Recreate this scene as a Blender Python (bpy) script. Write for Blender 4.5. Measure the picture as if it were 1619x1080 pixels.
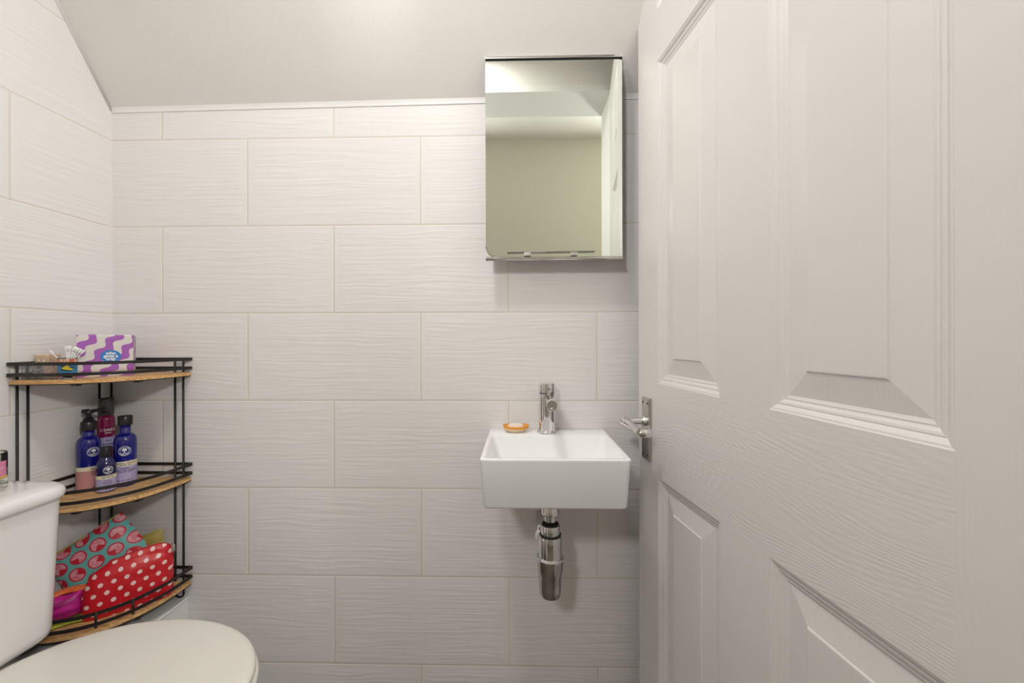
import bpy, bmesh, math, random
from mathutils import Vector, Matrix, Euler, noise
random.seed(7)
S = bpy.context.scene
for o in list(bpy.data.objects): bpy.data.objects.remove(o)
C = S.collection
PI = math.pi

# ------------------------------------------------------------------ camera, world, lights, exposure
ZC = 1.08
cam = bpy.data.cameras.new('camera')
cam.sensor_width = 36.0
cam.lens = 620.0/1619.0*36.0
cam.shift_y = -4.0/1619.0
cam.clip_start = 0.02
camo = bpy.data.objects.new('camera', cam); C.objects.link(camo)
camo.matrix_world = Matrix.Translation((0, 0, ZC)) @ Matrix.Rotation(0.02123, 4, 'Z') @ Matrix.Rotation(PI/2, 4, 'X') @ Matrix.Rotation(-0.00225, 4, 'Z')
S.camera = camo
w = bpy.data.worlds.new('world'); S.world = w; w.use_nodes = True
w.node_tree.nodes['Background'].inputs[0].default_value = (1, .97, .93, 1)
w.node_tree.nodes['Background'].inputs[1].default_value = .3
S.view_settings.view_transform = 'Standard'; S.view_settings.look = 'None'
S.view_settings.gamma = 1; S.view_settings.use_curve_mapping = False
S.view_settings.exposure = 0.57

def area(name, loc, rot, size, power, col, sy=None, shape='DISK'):
    l = bpy.data.lights.new(name, 'AREA'); l.shape = shape; l.size = size
    if sy: l.size_y = sy
    l.energy = power; l.color = col
    o = bpy.data.objects.new(name, l); C.objects.link(o); o.location = loc; o.rotation_euler = rot
    return o
# (the closet lamp's own glow is its diffuser, in its builder below)
area('hall_fill_left', (-.62, -.90, 2.02), (PI/2, 0, 0), .24, 9.0, (1, .995, .985))  # added fill behind the camera, kept out of the mirror's view
area('hall_fill_right', (1.15, -.90, 2.02), (PI/2, 0, 0), .24, 22.0, (1, .995, .985))  # second added fill, brightens the left wall and shelf

# ------------------------------------------------------------------ key dimensions
D = 1.1148      # back wall
XL = -1.1847    # left wall
XR = .56        # right wall
FY = .225        # front wall (doorway side)
Z0 = 1.6587; X0 = -.78606; PZ = .2515; PX = .5015

# ------------------------------------------------------------------ materials
def nt(m): m.use_nodes = True; return m.node_tree
def mat(name, col, rough=.5, metal=0, spec=.5, trans=0, ior=1.45, coat=0, bump=None, var=0, varscale=20, sss=0, alpha=1):
    m = bpy.data.materials.new(name); t = nt(m); b = t.nodes['Principled BSDF']
    b.inputs['Base Color'].default_value = (*col, 1); b.inputs['Roughness'].default_value = rough
    b.inputs['Metallic'].default_value = metal; b.inputs['Specular IOR Level'].default_value = spec
    b.inputs['Transmission Weight'].default_value = trans; b.inputs['IOR'].default_value = ior
    b.inputs['Coat Weight'].default_value = coat; b.inputs['Alpha'].default_value = alpha
    tc = t.nodes.new('ShaderNodeTexCoord')
    if var:
        n = t.nodes.new('ShaderNodeTexNoise'); n.inputs['Scale'].default_value = varscale; n.inputs['Detail'].default_value = 3
        t.links.new(tc.outputs['Object'], n.inputs['Vector'])
        mx = t.nodes.new('ShaderNodeMix'); mx.data_type = 'RGBA'
        mx.inputs[6].default_value = (*[c*(1-var) for c in col], 1); mx.inputs[7].default_value = (*[min(1, c*(1+var)) for c in col], 1)
        t.links.new(n.outputs[0], mx.inputs[0]); t.links.new(mx.outputs[2], b.inputs['Base Color'])
    if bump:
        n = t.nodes.new('ShaderNodeTexNoise'); n.inputs['Scale'].default_value = bump[0]; n.inputs['Detail'].default_value = 4
        t.links.new(tc.outputs['Object'], n.inputs['Vector'])
        bp = t.nodes.new('ShaderNodeBump'); bp.inputs['Strength'].default_value = 1; bp.inputs['Distance'].default_value = bump[1]
        t.links.new(n.outputs[0], bp.inputs['Height']); t.links.new(bp.outputs[0], b.inputs['Normal'])
    return m

class NB:   # tiny node-math builder
    def __init__(s, t): s.t = t
    def m(s, op, a, b=None, c=None):
        n = s.t.nodes.new('ShaderNodeMath'); n.operation = op
        for i, v in enumerate((a, b, c)):
            if v is None: continue
            if isinstance(v, (int, float)): n.inputs[i].default_value = v
            else: s.t.links.new(v, n.inputs[i])
        return n.outputs[0]
    def comb(s, x, y, z):
        n = s.t.nodes.new('ShaderNodeCombineXYZ')
        for i, v in enumerate((x, y, z)):
            if isinstance(v, (int, float)): n.inputs[i].default_value = v
            else: s.t.links.new(v, n.inputs[i])
        return n.outputs[0]
    def sep(s, v):
        n = s.t.nodes.new('ShaderNodeSeparateXYZ'); s.t.links.new(v, n.inputs[0]); return n.outputs
    def noise(s, v, scale, detail=2, rough=.5, dist=0):
        n = s.t.nodes.new('ShaderNodeTexNoise'); s.t.links.new(v, n.inputs['Vector'])
        n.inputs['Scale'].default_value = scale; n.inputs['Detail'].default_value = detail
        n.inputs['Roughness'].default_value = rough; n.inputs['Distortion'].default_value = dist
        return n.outputs[0]
    def white(s, v):
        n = s.t.nodes.new('ShaderNodeTexWhiteNoise'); n.noise_dimensions = '3D'; s.t.links.new(v, n.inputs['Vector']); return n.outputs[0]
    def mix(s, f, a, b):
        n = s.t.nodes.new('ShaderNodeMix'); n.data_type = 'RGBA'
        if isinstance(f, (int, float)): n.inputs[0].default_value = f
        else: s.t.links.new(f, n.inputs[0])
        for i, v in ((6, a), (7, b)):
            if isinstance(v, tuple): n.inputs[i].default_value = (*v, 1)
            else: s.t.links.new(v, n.inputs[i])
        return n.outputs[2]
    def ss(s, v, a, b):
        n = s.t.nodes.new('ShaderNodeMapRange'); n.interpolation_type = 'SMOOTHSTEP'; s.t.links.new(v, n.inputs[0])
        n.inputs[1].default_value = a; n.inputs[2].default_value = b; return n.outputs[0]
    def bump(s, h, dist, strength=1, normal=None):
        n = s.t.nodes.new('ShaderNodeBump'); n.inputs['Strength'].default_value = strength; n.inputs['Distance'].default_value = dist
        s.t.links.new(h, n.inputs['Height'])
        if normal: s.t.links.new(normal, n.inputs['Normal'])
        return n.outputs[0]

def tile_mat(name, axis, a0):
    m = bpy.data.materials.new(name); t = nt(m); n = NB(t); b = t.nodes['Principled BSDF']
    tc = t.nodes.new('ShaderNodeTexCoord'); X = n.sep(tc.outputs['Object'])
    a = n.m('DIVIDE', n.m('SUBTRACT', X[axis], a0), PX)
    r = n.m('DIVIDE', n.m('SUBTRACT', Z0, X[2]), PZ)
    ri = n.m('FLOOR', r); rf = n.m('SUBTRACT', r, ri)
    odd = n.m('FLOORED_MODULO', ri, 2.0)
    a2 = n.m('ADD', a, n.m('MULTIPLY', odd, .5))
    ai = n.m('FLOOR', a2); af = n.m('SUBTRACT', a2, ai)
    dx = n.m('MULTIPLY', n.m('MINIMUM', af, n.m('SUBTRACT', 1.0, af)), PX)
    dz = n.m('MULTIPLY', n.m('MINIMUM', rf, n.m('SUBTRACT', 1.0, rf)), PZ)
    d = n.m('MINIMUM', dx, dz)
    tile = n.ss(d, .0009, .0016)
    edge = n.ss(d, .0008, .0045)
    rnd = n.white(n.comb(ai, ri, 3.3))
    # long hand-combed ripples, different on every tile
    wob = n.noise(n.comb(n.m('MULTIPLY', X[axis], 5.0), n.m('MULTIPLY', X[2], 9.0), n.m('MULTIPLY', rnd, 31.0)), 1.0, 1)
    v = n.comb(n.m('MULTIPLY', X[axis], 5.5), n.m('ADD', n.m('MULTIPLY', X[2], 125.0), n.m('MULTIPLY', wob, 3.0)), n.m('MULTIPLY', rnd, 77.0))
    rip = n.noise(v, 1.0, 1.5, .45)
    mask = n.ss(n.noise(n.comb(n.m('MULTIPLY', X[axis], 6.0), n.m('MULTIPLY', X[2], 14.0), n.m('MULTIPLY', rnd, 13.0)), 1.0, 1), .25, .65)
    fade = n.ss(d, .004, .03)
    h = n.m('MULTIPLY', n.m('MULTIPLY', rip, n.m('ADD', .35, mask)), fade)
    nb = n.bump(h, .0010)
    nb2 = n.bump(edge, .0006, 1, nb)
    col = n.mix(tile, (.70, .64, .52), (.81, .785, .765))
    t.links.new(col, b.inputs['Base Color'])
    t.links.new(n.m('SUBTRACT', .80, n.m('MULTIPLY', tile, .38)), b.inputs['Roughness'])
    b.inputs['Specular IOR Level'].default_value = .16
    t.links.new(nb2, b.inputs['Normal'])
    return m

def grain_mat(name, vertical):
    m = bpy.data.materials.new(name); t = nt(m); n = NB(t); b = t.nodes['Principled BSDF']
    tc = t.nodes.new('ShaderNodeTexCoord'); X = n.sep(tc.outputs['Object'])
    lo, hi = (X[2], X[0]) if vertical else (X[0], X[2])
    cath = n.noise(n.comb(n.m('MULTIPLY', lo, 2.2), n.m('MULTIPLY', hi, 8.0), 1.7), 1.0, 1)
    rings = n.m('SINE', n.m('MULTIPLY', n.m('ADD', n.m('MULTIPLY', hi, 3.0), n.m('MULTIPLY', cath, 1.1)), 230.0))
    fine = n.noise(n.comb(n.m('MULTIPLY', lo, 14.0), n.m('MULTIPLY', hi, 260.0), 0.0), 1.0, 3)
    msk = n.noise(n.comb(n.m('MULTIPLY', lo, 12.0), n.m('MULTIPLY', hi, 60.0), 5.0), 1.0, 2)
    h = n.m('ADD', n.m('MULTIPLY', n.m('MULTIPLY', rings, n.ss(msk, .3, .7)), .32), fine)
    nb = n.bump(h, .00027 if not vertical else .00011)
    t.links.new(nb, b.inputs['Normal'])
    b.inputs['Base Color'].default_value = (.74, .715, .69, 1); b.inputs['Roughness'].default_value = .38
    return m

M = {}
M['tile_back'] = tile_mat('white_rippled_tile_back', 0, X0)
M['tile_left'] = tile_mat('white_rippled_tile_left', 1, .8862)
M['plaster'] = mat('painted_plaster', (.80, .775, .74), .75, bump=(110, .00035))
M['hall_paint'] = mat('hall_paint', (.50, .48, .41), .8, bump=(60, .0005))
M['gloss'] = mat('white_gloss_paint', (.83, .82, .80), .5, bump=(30, .0004))
M['eggshell'] = mat('white_eggshell_paint', (.82, .81, .79), .8, spec=.15, bump=(30, .0002))
M['floor'] = mat('floor_vinyl', (.13, .11, .09), .5, var=.2, varscale=12)
M['door_v'] = grain_mat('door_grain_upright', True)
M['door_h'] = grain_mat('door_grain_across', False)
M['ceramic'] = mat('white_ceramic', (.93, .93, .93), .09, coat=.1, var=.01, varscale=6)
M['cistern'] = mat('cistern_ceramic', (.87, .86, .845), .12, coat=.2, var=.01, varscale=6)
M['seat'] = mat('cream_seat_plastic', (.80, .765, .70), .22, var=.012, varscale=5)
M['chrome'] = mat('polished_chrome', (.78, .77, .76), .06, 1, var=.04, varscale=40)
M['dull_chrome'] = mat('worn_chrome', (.55, .52, .49), .16, 1, var=.25, varscale=60)
M['steel'] = mat('brushed_steel', (.62, .61, .60), .3, 1, var=.05, varscale=30)
M['dark_steel'] = mat('dark_steel', (.22, .21, .19), .35, 1, var=.05, varscale=30)
M['mirror'] = mat('mirror_glass', (.87, .91, .84), .012, 1, var=.004, varscale=3)
M['bevel'] = mat('mirror_bevel', (.93, .95, .92), .25, 1, var=.01, varscale=9)
M['black'] = mat('black_powder_coat', (.018, .015, .014), .45, bump=(400, .0002))
M['blackplastic'] = mat('black_plastic', (.014, .014, .016), .3, var=.2)
M['smoke'] = mat('smoky_clear_plastic', (.10, .095, .09), .12, trans=.55, var=.1)
M['blue'] = mat('cobalt_glass', (.008, .010, .20), .08, coat=.5, var=.3, varscale=30)
M['darkblue'] = mat('dark_blue_glass', (.012, .010, .075), .1, coat=.5, var=.3, varscale=30)
M['magenta'] = mat('dark_magenta_plastic', (.22, .006, .065), .1, coat=.4, var=.2, varscale=30)
M['pink'] = mat('dusty_pink_paper', (.52, .25, .25), .5, var=.04)
M['lilac'] = mat('lilac_paper', (.42, .37, .60), .5, var=.04)
M['cream'] = mat('cream_paper', (.74, .68, .50), .5, var=.03)
M['ink'] = mat('dark_ink', (.05, .04, .09), .6, var=.1)
M['white'] = mat('white_print', (.82, .82, .84), .5, var=.02)
M['purple'] = mat('purple_card', (.36, .10, .44), .5, var=.03)
M['logo_blue'] = mat('logo_blue', (.03, .22, .60), .5, var=.03)
M['glass'] = mat('clear_glass', (.97, .98, .97), .03, trans=1, ior=1.3, var=.003)
M['acrylic'] = mat('clear_acrylic', (.95, .95, .94), .06, trans=.95, ior=1.2, var=.01)
M['cotton'] = mat('cotton', (.86, .85, .83), .9, bump=(900, .0004))
M['orange'] = mat('orange_glaze', (.85, .33, .02), .15, coat=.4, var=.08, varscale=60)
M['biscuit'] = mat('cream_glaze', (.84, .66, .42), .2, coat=.3, var=.04)
M['soap'] = mat('ivory_soap', (.86, .76, .66), .35, var=.02)
M['rubber'] = mat('dark_hole', (.02, .02, .02), .6, var=.1)
M['label_pink'] = mat('pink_jar_label', (.75, .25, .40), .5, var=.04)
M['gold'] = mat('gold_print', (.80, .50, .06), .4, var=.15, varscale=80)
M['plastic_white'] = mat('white_plastic', (.72, .70, .66), .35, var=.02)

def wood():
    m = bpy.data.materials.new('bamboo'); t = nt(m); n = NB(t); b = t.nodes['Principled BSDF']
    tc = t.nodes.new('ShaderNodeTexCoord'); X = n.sep(tc.outputs['Object'])
    st = n.noise(n.comb(n.m('MULTIPLY', X[0], 7.0), n.m('MULTIPLY', X[1], 160.0), n.m('MULTIPLY', X[2], 320.0)), 1.0, 3)
    band = n.white(n.comb(n.m('FLOOR', n.m('MULTIPLY', X[1], 55.0)), n.m('FLOOR', n.m('MULTIPLY', X[2], 260.0)), 0.0))
    c = n.mix(n.ss(st, .3, .7), (.44, .22, .07), (.80, .50, .22))
    c = n.mix(n.m('MULTIPLY', band, .35), c, (.78, .52, .27))
    t.links.new(c, b.inputs['Base Color']); b.inputs['Roughness'].default_value = .38
    t.links.new(n.bump(st, .0003), b.inputs['Normal'])
    return m
M['bamboo'] = wood()

def dots_mat(name, base, dot, pitch, rad, kind='dot', rough=.35):
    m = bpy.data.materials.new(name); t = nt(m); n = NB(t); b = t.nodes['Principled BSDF']
    uv = t.nodes.new('ShaderNodeUVMap'); X = n.sep(uv.outputs[0])
    u = n.m('DIVIDE', X[0], pitch); v = n.m('DIVIDE', X[1], pitch*.87)
    vi = n.m('FLOOR', v); vf = n.m('SUBTRACT', n.m('SUBTRACT', v, vi), .5)
    u2 = n.m('ADD', u, n.m('MULTIPLY', n.m('FLOORED_MODULO', vi, 2.0), .5))
    ui = n.m('FLOOR', u2); uf = n.m('SUBTRACT', n.m('SUBTRACT', u2, ui), .5)
    y = n.m('MULTIPLY', vf, .87)
    d = n.m('SQRT', n.m('ADD', n.m('MULTIPLY', uf, uf), n.m('MULTIPLY', y, y)))
    inside = n.m('LESS_THAN', d, rad)
    if kind == 'dot':
        col = n.mix(inside, base, dot)
    else:
        rnd = n.m('MULTIPLY', n.white(n.comb(ui, vi, 1.0)), 6.283)
        ang = n.m('FLOORED_MODULO', n.m('ADD', n.m('ARCTAN2', y, uf), rnd), 6.283)
        nz = n.noise(n.comb(n.m('MULTIPLY', X[0], 90.0), n.m('MULTIPLY', X[1], 90.0), 0.0), 1.0, 1)
        face = n.mix(n.ss(nz, .35, .65), (.86, .42, .46), (.80, .22, .30))
        c1 = n.mix(n.m('LESS_THAN', ang, 1.5), face, (.62, .012, .03))
        c1 = n.mix(n.m('GREATER_THAN', d, rad*.8), c1, (.60, .03, .06))
        col = n.mix(inside, base, c1)
    t.links.new(col, b.inputs['Base Color']); b.inputs['Roughness'].default_value = rough
    nz2 = n.noise(n.comb(n.m('MULTIPLY', X[0], 18.0), n.m('MULTIPLY', X[1], 30.0), 0.0), 1.0, 2)
    t.links.new(n.bump(nz2, .004), b.inputs['Normal'])
    return m
M['polka'] = dots_mat('red_polka_oilcloth', (.60, .010, .018), (.86, .62, .58), .0240, .205)
M['melon'] = dots_mat('turquoise_fruit_print', (.16, .50, .47), (1, 1, 1), .041, .41, 'melon', .45)

def wave_mat():
    m = bpy.data.materials.new('purple_wave_card'); t = nt(m); n = NB(t); b = t.nodes['Principled BSDF']
    tc = t.nodes.new('ShaderNodeTexCoord'); X = n.sep(tc.outputs['Object'])
    s = n.m('ADD', X[0], X[1])     # works round the corners too
    p = n.m('ADD', n.m('MULTIPLY', s, .84), n.m('MULTIPLY', X[2], -.55))
    q = n.m('ADD', n.m('MULTIPLY', s, .55), n.m('MULTIPLY', X[2], .84))
    wv = n.m('MULTIPLY', n.m('SINE', n.m('MULTIPLY', q, 175.0)), .0052)
    f = n.m('SINE', n.m('ADD', n.m('MULTIPLY', n.m('ADD', p, wv), 2*PI/.0353), 2.2))
    col = n.mix(n.m('GREATER_THAN', f, 0.05), (.70, .66, .62), (.38, .11, .46))
    t.links.new(col, b.inputs['Base Color']); b.inputs['Roughness'].default_value = .5
    return m
M['wave'] = wave_mat()

def streak_mat(name, c1, c2, scale=(40, 40, 300)):
    m = bpy.data.materials.new(name); t = nt(m); n = NB(t); b = t.nodes['Principled BSDF']
    tc = t.nodes.new('ShaderNodeTexCoord'); X = n.sep(tc.outputs['Object'])
    z = n.noise(n.comb(*[n.m('MULTIPLY', X[i], float(scale[i])) for i in range(3)]), 1.0, 2)
    t.links.new(n.mix(n.ss(z, .35, .65), c1, c2), b.inputs['Base Color']); b.inputs['Roughness'].default_value = .4
    return m
M['fuchsia'] = streak_mat('fuchsia_satin', (.30, .004, .12), (.62, .02, .30), (12, 12, 90))
M['lime'] = streak_mat('lime_cloth', (.36, .40, .03), (.50, .50, .05))
M['coral'] = streak_mat('coral_cloth', (.70, .12, .03), (.80, .20, .05))
M['mustard'] = streak_mat('mustard_cloth', (.48, .36, .08), (.55, .44, .14))
M['print_dark'] = streak_mat('black_floral_print', (.05, .04, .05), (.60, .56, .54), (300, 300, 300))
M['print_cream'] = streak_mat('cream_red_print', (.72, .64, .54), (.60, .28, .24), (160, 160, 420))
M['print_gold'] = streak_mat('gold_pink_print', (.70, .50, .28), (.78, .62, .50), (200, 200, 260))
M['print_blue'] = streak_mat('blue_yellow_print', (.03, .20, .42), (.06, .28, .50), (60, 60, 60))
M['yellow'] = mat('yellow_print', (.80, .62, .02), .5, var=.1)
M['redprint'] = streak_mat('red_cream_print', (.55, .07, .02), (.80, .60, .42), (420, 420, 60))

# ------------------------------------------------------------------ mesh helpers
class MB:
    def __init__(s): s.v = []; s.f = []; s.mi = []; s.sm = []; s.uv = {}
    def add(s, vs, fs, mi=0, smooth=True):
        o = len(s.v); s.v += [tuple(v) for v in vs]
        for f in fs: s.f.append(tuple(i+o for i in f)); s.mi.append(mi); s.sm.append(smooth)
        return s
    def box(s, c, d, mi=0):
        x, y, z = c; a, b, e = d[0]/2, d[1]/2, d[2]/2
        vs = [(x+i*a, y+j*b, z+k*e) for k in (-1, 1) for j in (-1, 1) for i in (-1, 1)]
        return s.add(vs, [(0, 2, 3, 1), (4, 5, 7, 6), (0, 1, 5, 4), (2, 6, 7, 3), (0, 4, 6, 2), (1, 3, 7, 5)], mi, False)
    def mm(s, x0, x1, y0, y1, z0, z1, mi=0): return s.box(((x0+x1)/2, (y0+y1)/2, (z0+z1)/2), (x1-x0, y1-y0, z1-z0), mi)
    def loft(s, rings, cap0=True, cap1=True, mi=0, smooth=True, closed=True):
        n = len(rings[0]); vs = [p for r in rings for p in r]; fs = []
        for k in range(len(rings)-1):
            for i in range(n if closed else n-1):
                j = (i+1) % n
                fs.append((k*n+i, k*n+j, (k+1)*n+j, (k+1)*n+i))
        s.add(vs, fs, mi, smooth)
        o = len(s.v)-len(vs)
        if cap0: s.f.append(tuple(o+i for i in reversed(range(n)))); s.mi.append(mi); s.sm.append(smooth)
        if cap1: s.f.append(tuple(o+(len(rings)-1)*n+i for i in range(n))); s.mi.append(mi); s.sm.append(smooth)
        return s
    def lathe(s, prof, c=(0, 0, 0), n=32, axis=None, cap0=True, cap1=True, mi=0, smooth=True):
        R = Vector((0, 0, 1)).rotation_difference(Vector(axis)).to_matrix() if axis else None
        rings = []
        for r, z in prof:
            ring = []
            for i in range(n):
                a = 2*PI*i/n; p = Vector((r*math.cos(a), r*math.sin(a), z))
                if R: p = R @ p
                ring.append(p+Vector(c))
            rings.append(ring)
        return s.loft(rings, cap0, cap1, mi, smooth)
    def tube(s, pts, r, n=8, closed=False, mi=0, square=None):
        pts = [Vector(p) for p in pts]; rings = []; m = len(pts)
        for i, p in enumerate(pts):
            a = pts[(i-1) % m] if (closed or i > 0) else p; b = pts[(i+1) % m] if (closed or i < m-1) else p
            t = (b-a).normalized()
            up = Vector((0, 0, 1)) if abs(t.z) < .9 else Vector((1, 0, 0))
            sx = t.cross(up).normalized(); sy = sx.cross(t).normalized()
            rr = r[i] if isinstance(r, (list, tuple)) else r
            if square:
                wx, wz = square
                k = 1.0
                if (closed or 0 < i < m-1):
                    c1 = (p-a).normalized().dot((b-p).normalized()); k = 1/max(.5, math.sqrt(max(.01, (1+c1)/2)))
                ring = [p+sx*wx*k*q[0]+sy*wz*q[1] for q in ((-1, -1), (1, -1), (1, 1), (-1, 1))]
            else: ring = [p+sx*rr*math.cos(2*PI*k/n)+sy*rr*math.sin(2*PI*k/n) for k in range(n)]
            rings.append(ring)
        if closed: rings.append(rings[0]); return s.loft(rings, False, False, mi, not square)
        return s.loft(rings, True, True, mi, not square)
    def build(s, name, ms, parent=None, loc=None, rot=None, bevel=0, seg=2, sub=0, weld=True):
        me = bpy.data.meshes.new(name); me.from_pydata(s.v, [], s.f)
        for m in (ms if isinstance(ms, (list, tuple)) else [ms]): me.materials.append(m)
        for p, i, k in zip(me.polygons, s.mi, s.sm): p.material_index = i; p.use_smooth = k
        if s.uv:
            l = me.uv_layers.new(name='UVMap')
            for lp in me.loops: l.data[lp.index].uv = s.uv.get(lp.vertex_index, (0, 0))
        bm = bmesh.new(); bm.from_mesh(me)
        if weld and not s.uv: bmesh.ops.remove_doubles(bm, verts=bm.verts, dist=1e-6)
        bmesh.ops.recalc_face_normals(bm, faces=bm.faces); bm.to_mesh(me); bm.free()
        o = bpy.data.objects.new(name, me); C.objects.link(o)
        if parent: o.parent = parent
        if loc: o.location = loc
        if rot: o.rotation_euler = rot
        if bevel:
            b = o.modifiers.new('bevel', 'BEVEL'); b.width = bevel; b.segments = seg; b.limit_method = 'ANGLE'; b.angle_limit = .6
            b.harden_normals = False
            for p in me.polygons: p.use_smooth = True
            e = o.modifiers.new('wn', 'WEIGHTED_NORMAL'); e.keep_sharp = True
        if sub: q = o.modifiers.new('sub', 'SUBSURF'); q.levels = sub; q.render_levels = sub
        return o

def tag(o, label, cat, group=None):
    o['label'] = label; o['category'] = cat
    if group: o['group'] = group
    return o
def thing(name, label, cat, loc, rz=0, group=None):
    o = bpy.data.objects.new(name, None); o.empty_display_size = .03; C.objects.link(o)
    o.location = loc; o.rotation_euler = (0, 0, rz)
    return tag(o, label, cat, group)
def struct(o): o['kind'] = 'structure'; return o
def smooth_by_angle(o, ang=.6):
    me = o.data; bm = bmesh.new(); bm.from_mesh(me)
    for f in bm.faces: f.smooth = True
    for e in bm.edges:
        if len(e.link_faces) == 2 and e.calc_face_angle(0) > ang: e.smooth = False
    bm.to_mesh(me); bm.free(); return o
def rrect(cx, cy, wx, wy, r, z, n=8):
    pts = []
    for qx, qy, a0 in ((1, 1, 0), (-1, 1, PI/2), (-1, -1, PI), (1, -1, 3*PI/2)):
        for k in range(n+1):
            a = a0+PI/2*k/n
            pts.append((cx+qx*(wx/2-r)+r*math.cos(a), cy+qy*(wy/2-r)+r*math.sin(a), z))
    return pts
def text_mb(txt, size, fn, bold=0, spacing=1.0, shear=0):
    cu = bpy.data.curves.new('t', 'FONT'); cu.body = txt; cu.size = size; cu.align_x = 'CENTER'; cu.align_y = 'CENTER'
    cu.offset = bold; cu.space_character = spacing; cu.shear = shear; cu.resolution_u = 3
    o = bpy.data.objects.new('t', cu); C.objects.link(o)
    bpy.context.view_layer.update()
    me = o.evaluated_get(bpy.context.evaluated_depsgraph_get()).to_mesh()
    mb = MB(); mb.add([fn(v.co.x, v.co.y) for v in me.vertices], [tuple(p.vertices) for p in me.polygons], 0, False)
    bpy.data.objects.remove(o); bpy.data.curves.remove(cu)
    return mb
def join_mb(*ms):
    r = MB()
    for m in ms:
        o = len(r.v); r.v += m.v; r.f += [tuple(i+o for i in f) for f in m.f]; r.mi += m.mi; r.sm += m.sm
    return r

# ------------------------------------------------------------------ the setting
T = .10
struct(MB().mm(XL-T, XR+T, D, D+T, -.0, 2.6).build('wall_back', M['tile_back']))
struct(MB().mm(XL-T, XL, FY-.205, D, 0, 2.6).build('wall_left', M['tile_left']))
struct(MB().mm(XR, XR+T, FY-.205, D, 0, 2.6).build('wall_right', M['plaster']))
OX0, OX1, OZ = -.520, .432, 2.262       # doorway
fw = MB().mm(XL-T, OX0-.02, FY-.205, FY, 0, 2.6).mm(OX1+.02, XR+T, FY-.205, FY, 0, 2.6).mm(OX0-.02, OX1+.02, FY-.205, FY, OZ+.02, 2.6)
struct(fw.build('wall_front', M['plaster']))
struct(MB().mm(-1.9, 1.9, -.95, D+T, -.1, 0).build('floor', M['floor']))
struct(MB().mm(XL, XR, FY, D, 2.45, 2.6).build('ceiling', M['plaster']))
struct(MB().mm(-1.9, 1.9, -.95, .12, 2.64, 2.74).build('ceiling_hall', M['plaster']))
# sloping soffit under the stairs
K = 1.49
def zj(x): return 1.7615+.0115*x
y24 = lambda x: D-(2.47-zj(x))/K
a, b = XL-.02, XR+.02
sv = [(a, D+.02, zj(a)-.02*K), (b, D+.02, zj(b)-.02*K), (b, y24(b), 2.47), (a, y24(a), 2.47),
      (a, D+.02, zj(a)+.3), (b, D+.02, zj(b)+.3), (b, y24(b)+.1, 2.49), (a, y24(a)+.1, 2.49)]
struct(MB().add(sv, [(0, 1, 2, 3), (4, 7, 6, 5), (0, 4, 5, 1), (3, 2, 6, 7), (0, 3, 7, 4), (1, 5, 6, 2)], 0, False).build('trim_1', M['plaster']))
# painted sealant bead along the foot of the slope and up the left wall
bead = MB().loft([[(x, D+.001, zj(x)-.010), (x, D-.0022, zj(x)-.0095), (x, D-.0030, zj(x)-.001), (x, D-.0045, zj(x)+.0055), (x, D+.001, zj(x)+.006)] for x in (XL, XR)], smooth=False)
def fil2(y, z): return [(XL-.001, y-.004, z-.006), (XL+.0018, y-.004, z-.006), (XL+.0030, y-.0012, z-.0018), (XL+.0030, y+.002, z+.003), (XL-.001, y+.002, z+.003)]
bead.loft([fil2(D, zj(XL)), fil2(D-(2.45-zj(XL))/K, 2.45)])
struct(bead.build('trim_2', M['gloss']))
# hall behind the camera, seen in the mirror
struct(MB().mm(-1.9, 1.9, -1.05, -.95, 0, 2.64).build('wall_hall', M['hall_paint']))
struct(MB().mm(-2.0, -1.9, -.95, .12, 0, 2.64).build('wall_hall_left', M['hall_paint']))
struct(MB().mm(1.9, 2.0, -.95, .12, 0, 2.64).build('wall_hall_right', M['hall_paint']))
hf = MB().mm(-1.9, XL-T, .02, .12, 0, 2.64).mm(XR+T, 1.9, .02, .12, 0, 2.64).mm(XL-T, XR+T, .02, .12, 2.6, 2.64)
struct(hf.build('wall_hall_front', M['hall_paint']))
# door lining and architraves
ln = MB().mm(OX0-.03, OX0, FY-.2055, FY+.004, 0, OZ).mm(OX1, OX1+.03, FY-.2055, FY+.004, 0, OZ).mm(OX0-.03, OX1+.03, FY-.2055, FY+.004, OZ, OZ+.03)
for x0_, x1_ in ((OX0-.075, OX0-.006), (OX1+.006, OX1+.075)):
    ln.mm(x0_, x1_, FY-.222, FY-.205, 0, OZ+.075).mm(x0_+.02, x1_-.01, FY-.227, FY-.222, 0, OZ+.06)
ln.mm(OX0-.075, OX1+.075, FY-.222, FY-.205, OZ+.006, OZ+.075)
struct(ln.build('trim_3', M['gloss']))
# low pipe boxing the corner shelf stands on
bx = thing('pipe_boxing', 'low white painted boxing in the corner under the shelf unit', 'boxing', (XL, .84, 0))
MB().mm(.0005, .2215, .0, D-.84-.0005, 0, .331).build('panel', M['gloss'], bx)
MB().mm(.0005, .2245, -.003, D-.84-.0005, .3325, .3375).build('top_board', M['gloss'], bx, bevel=.0015)

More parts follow.
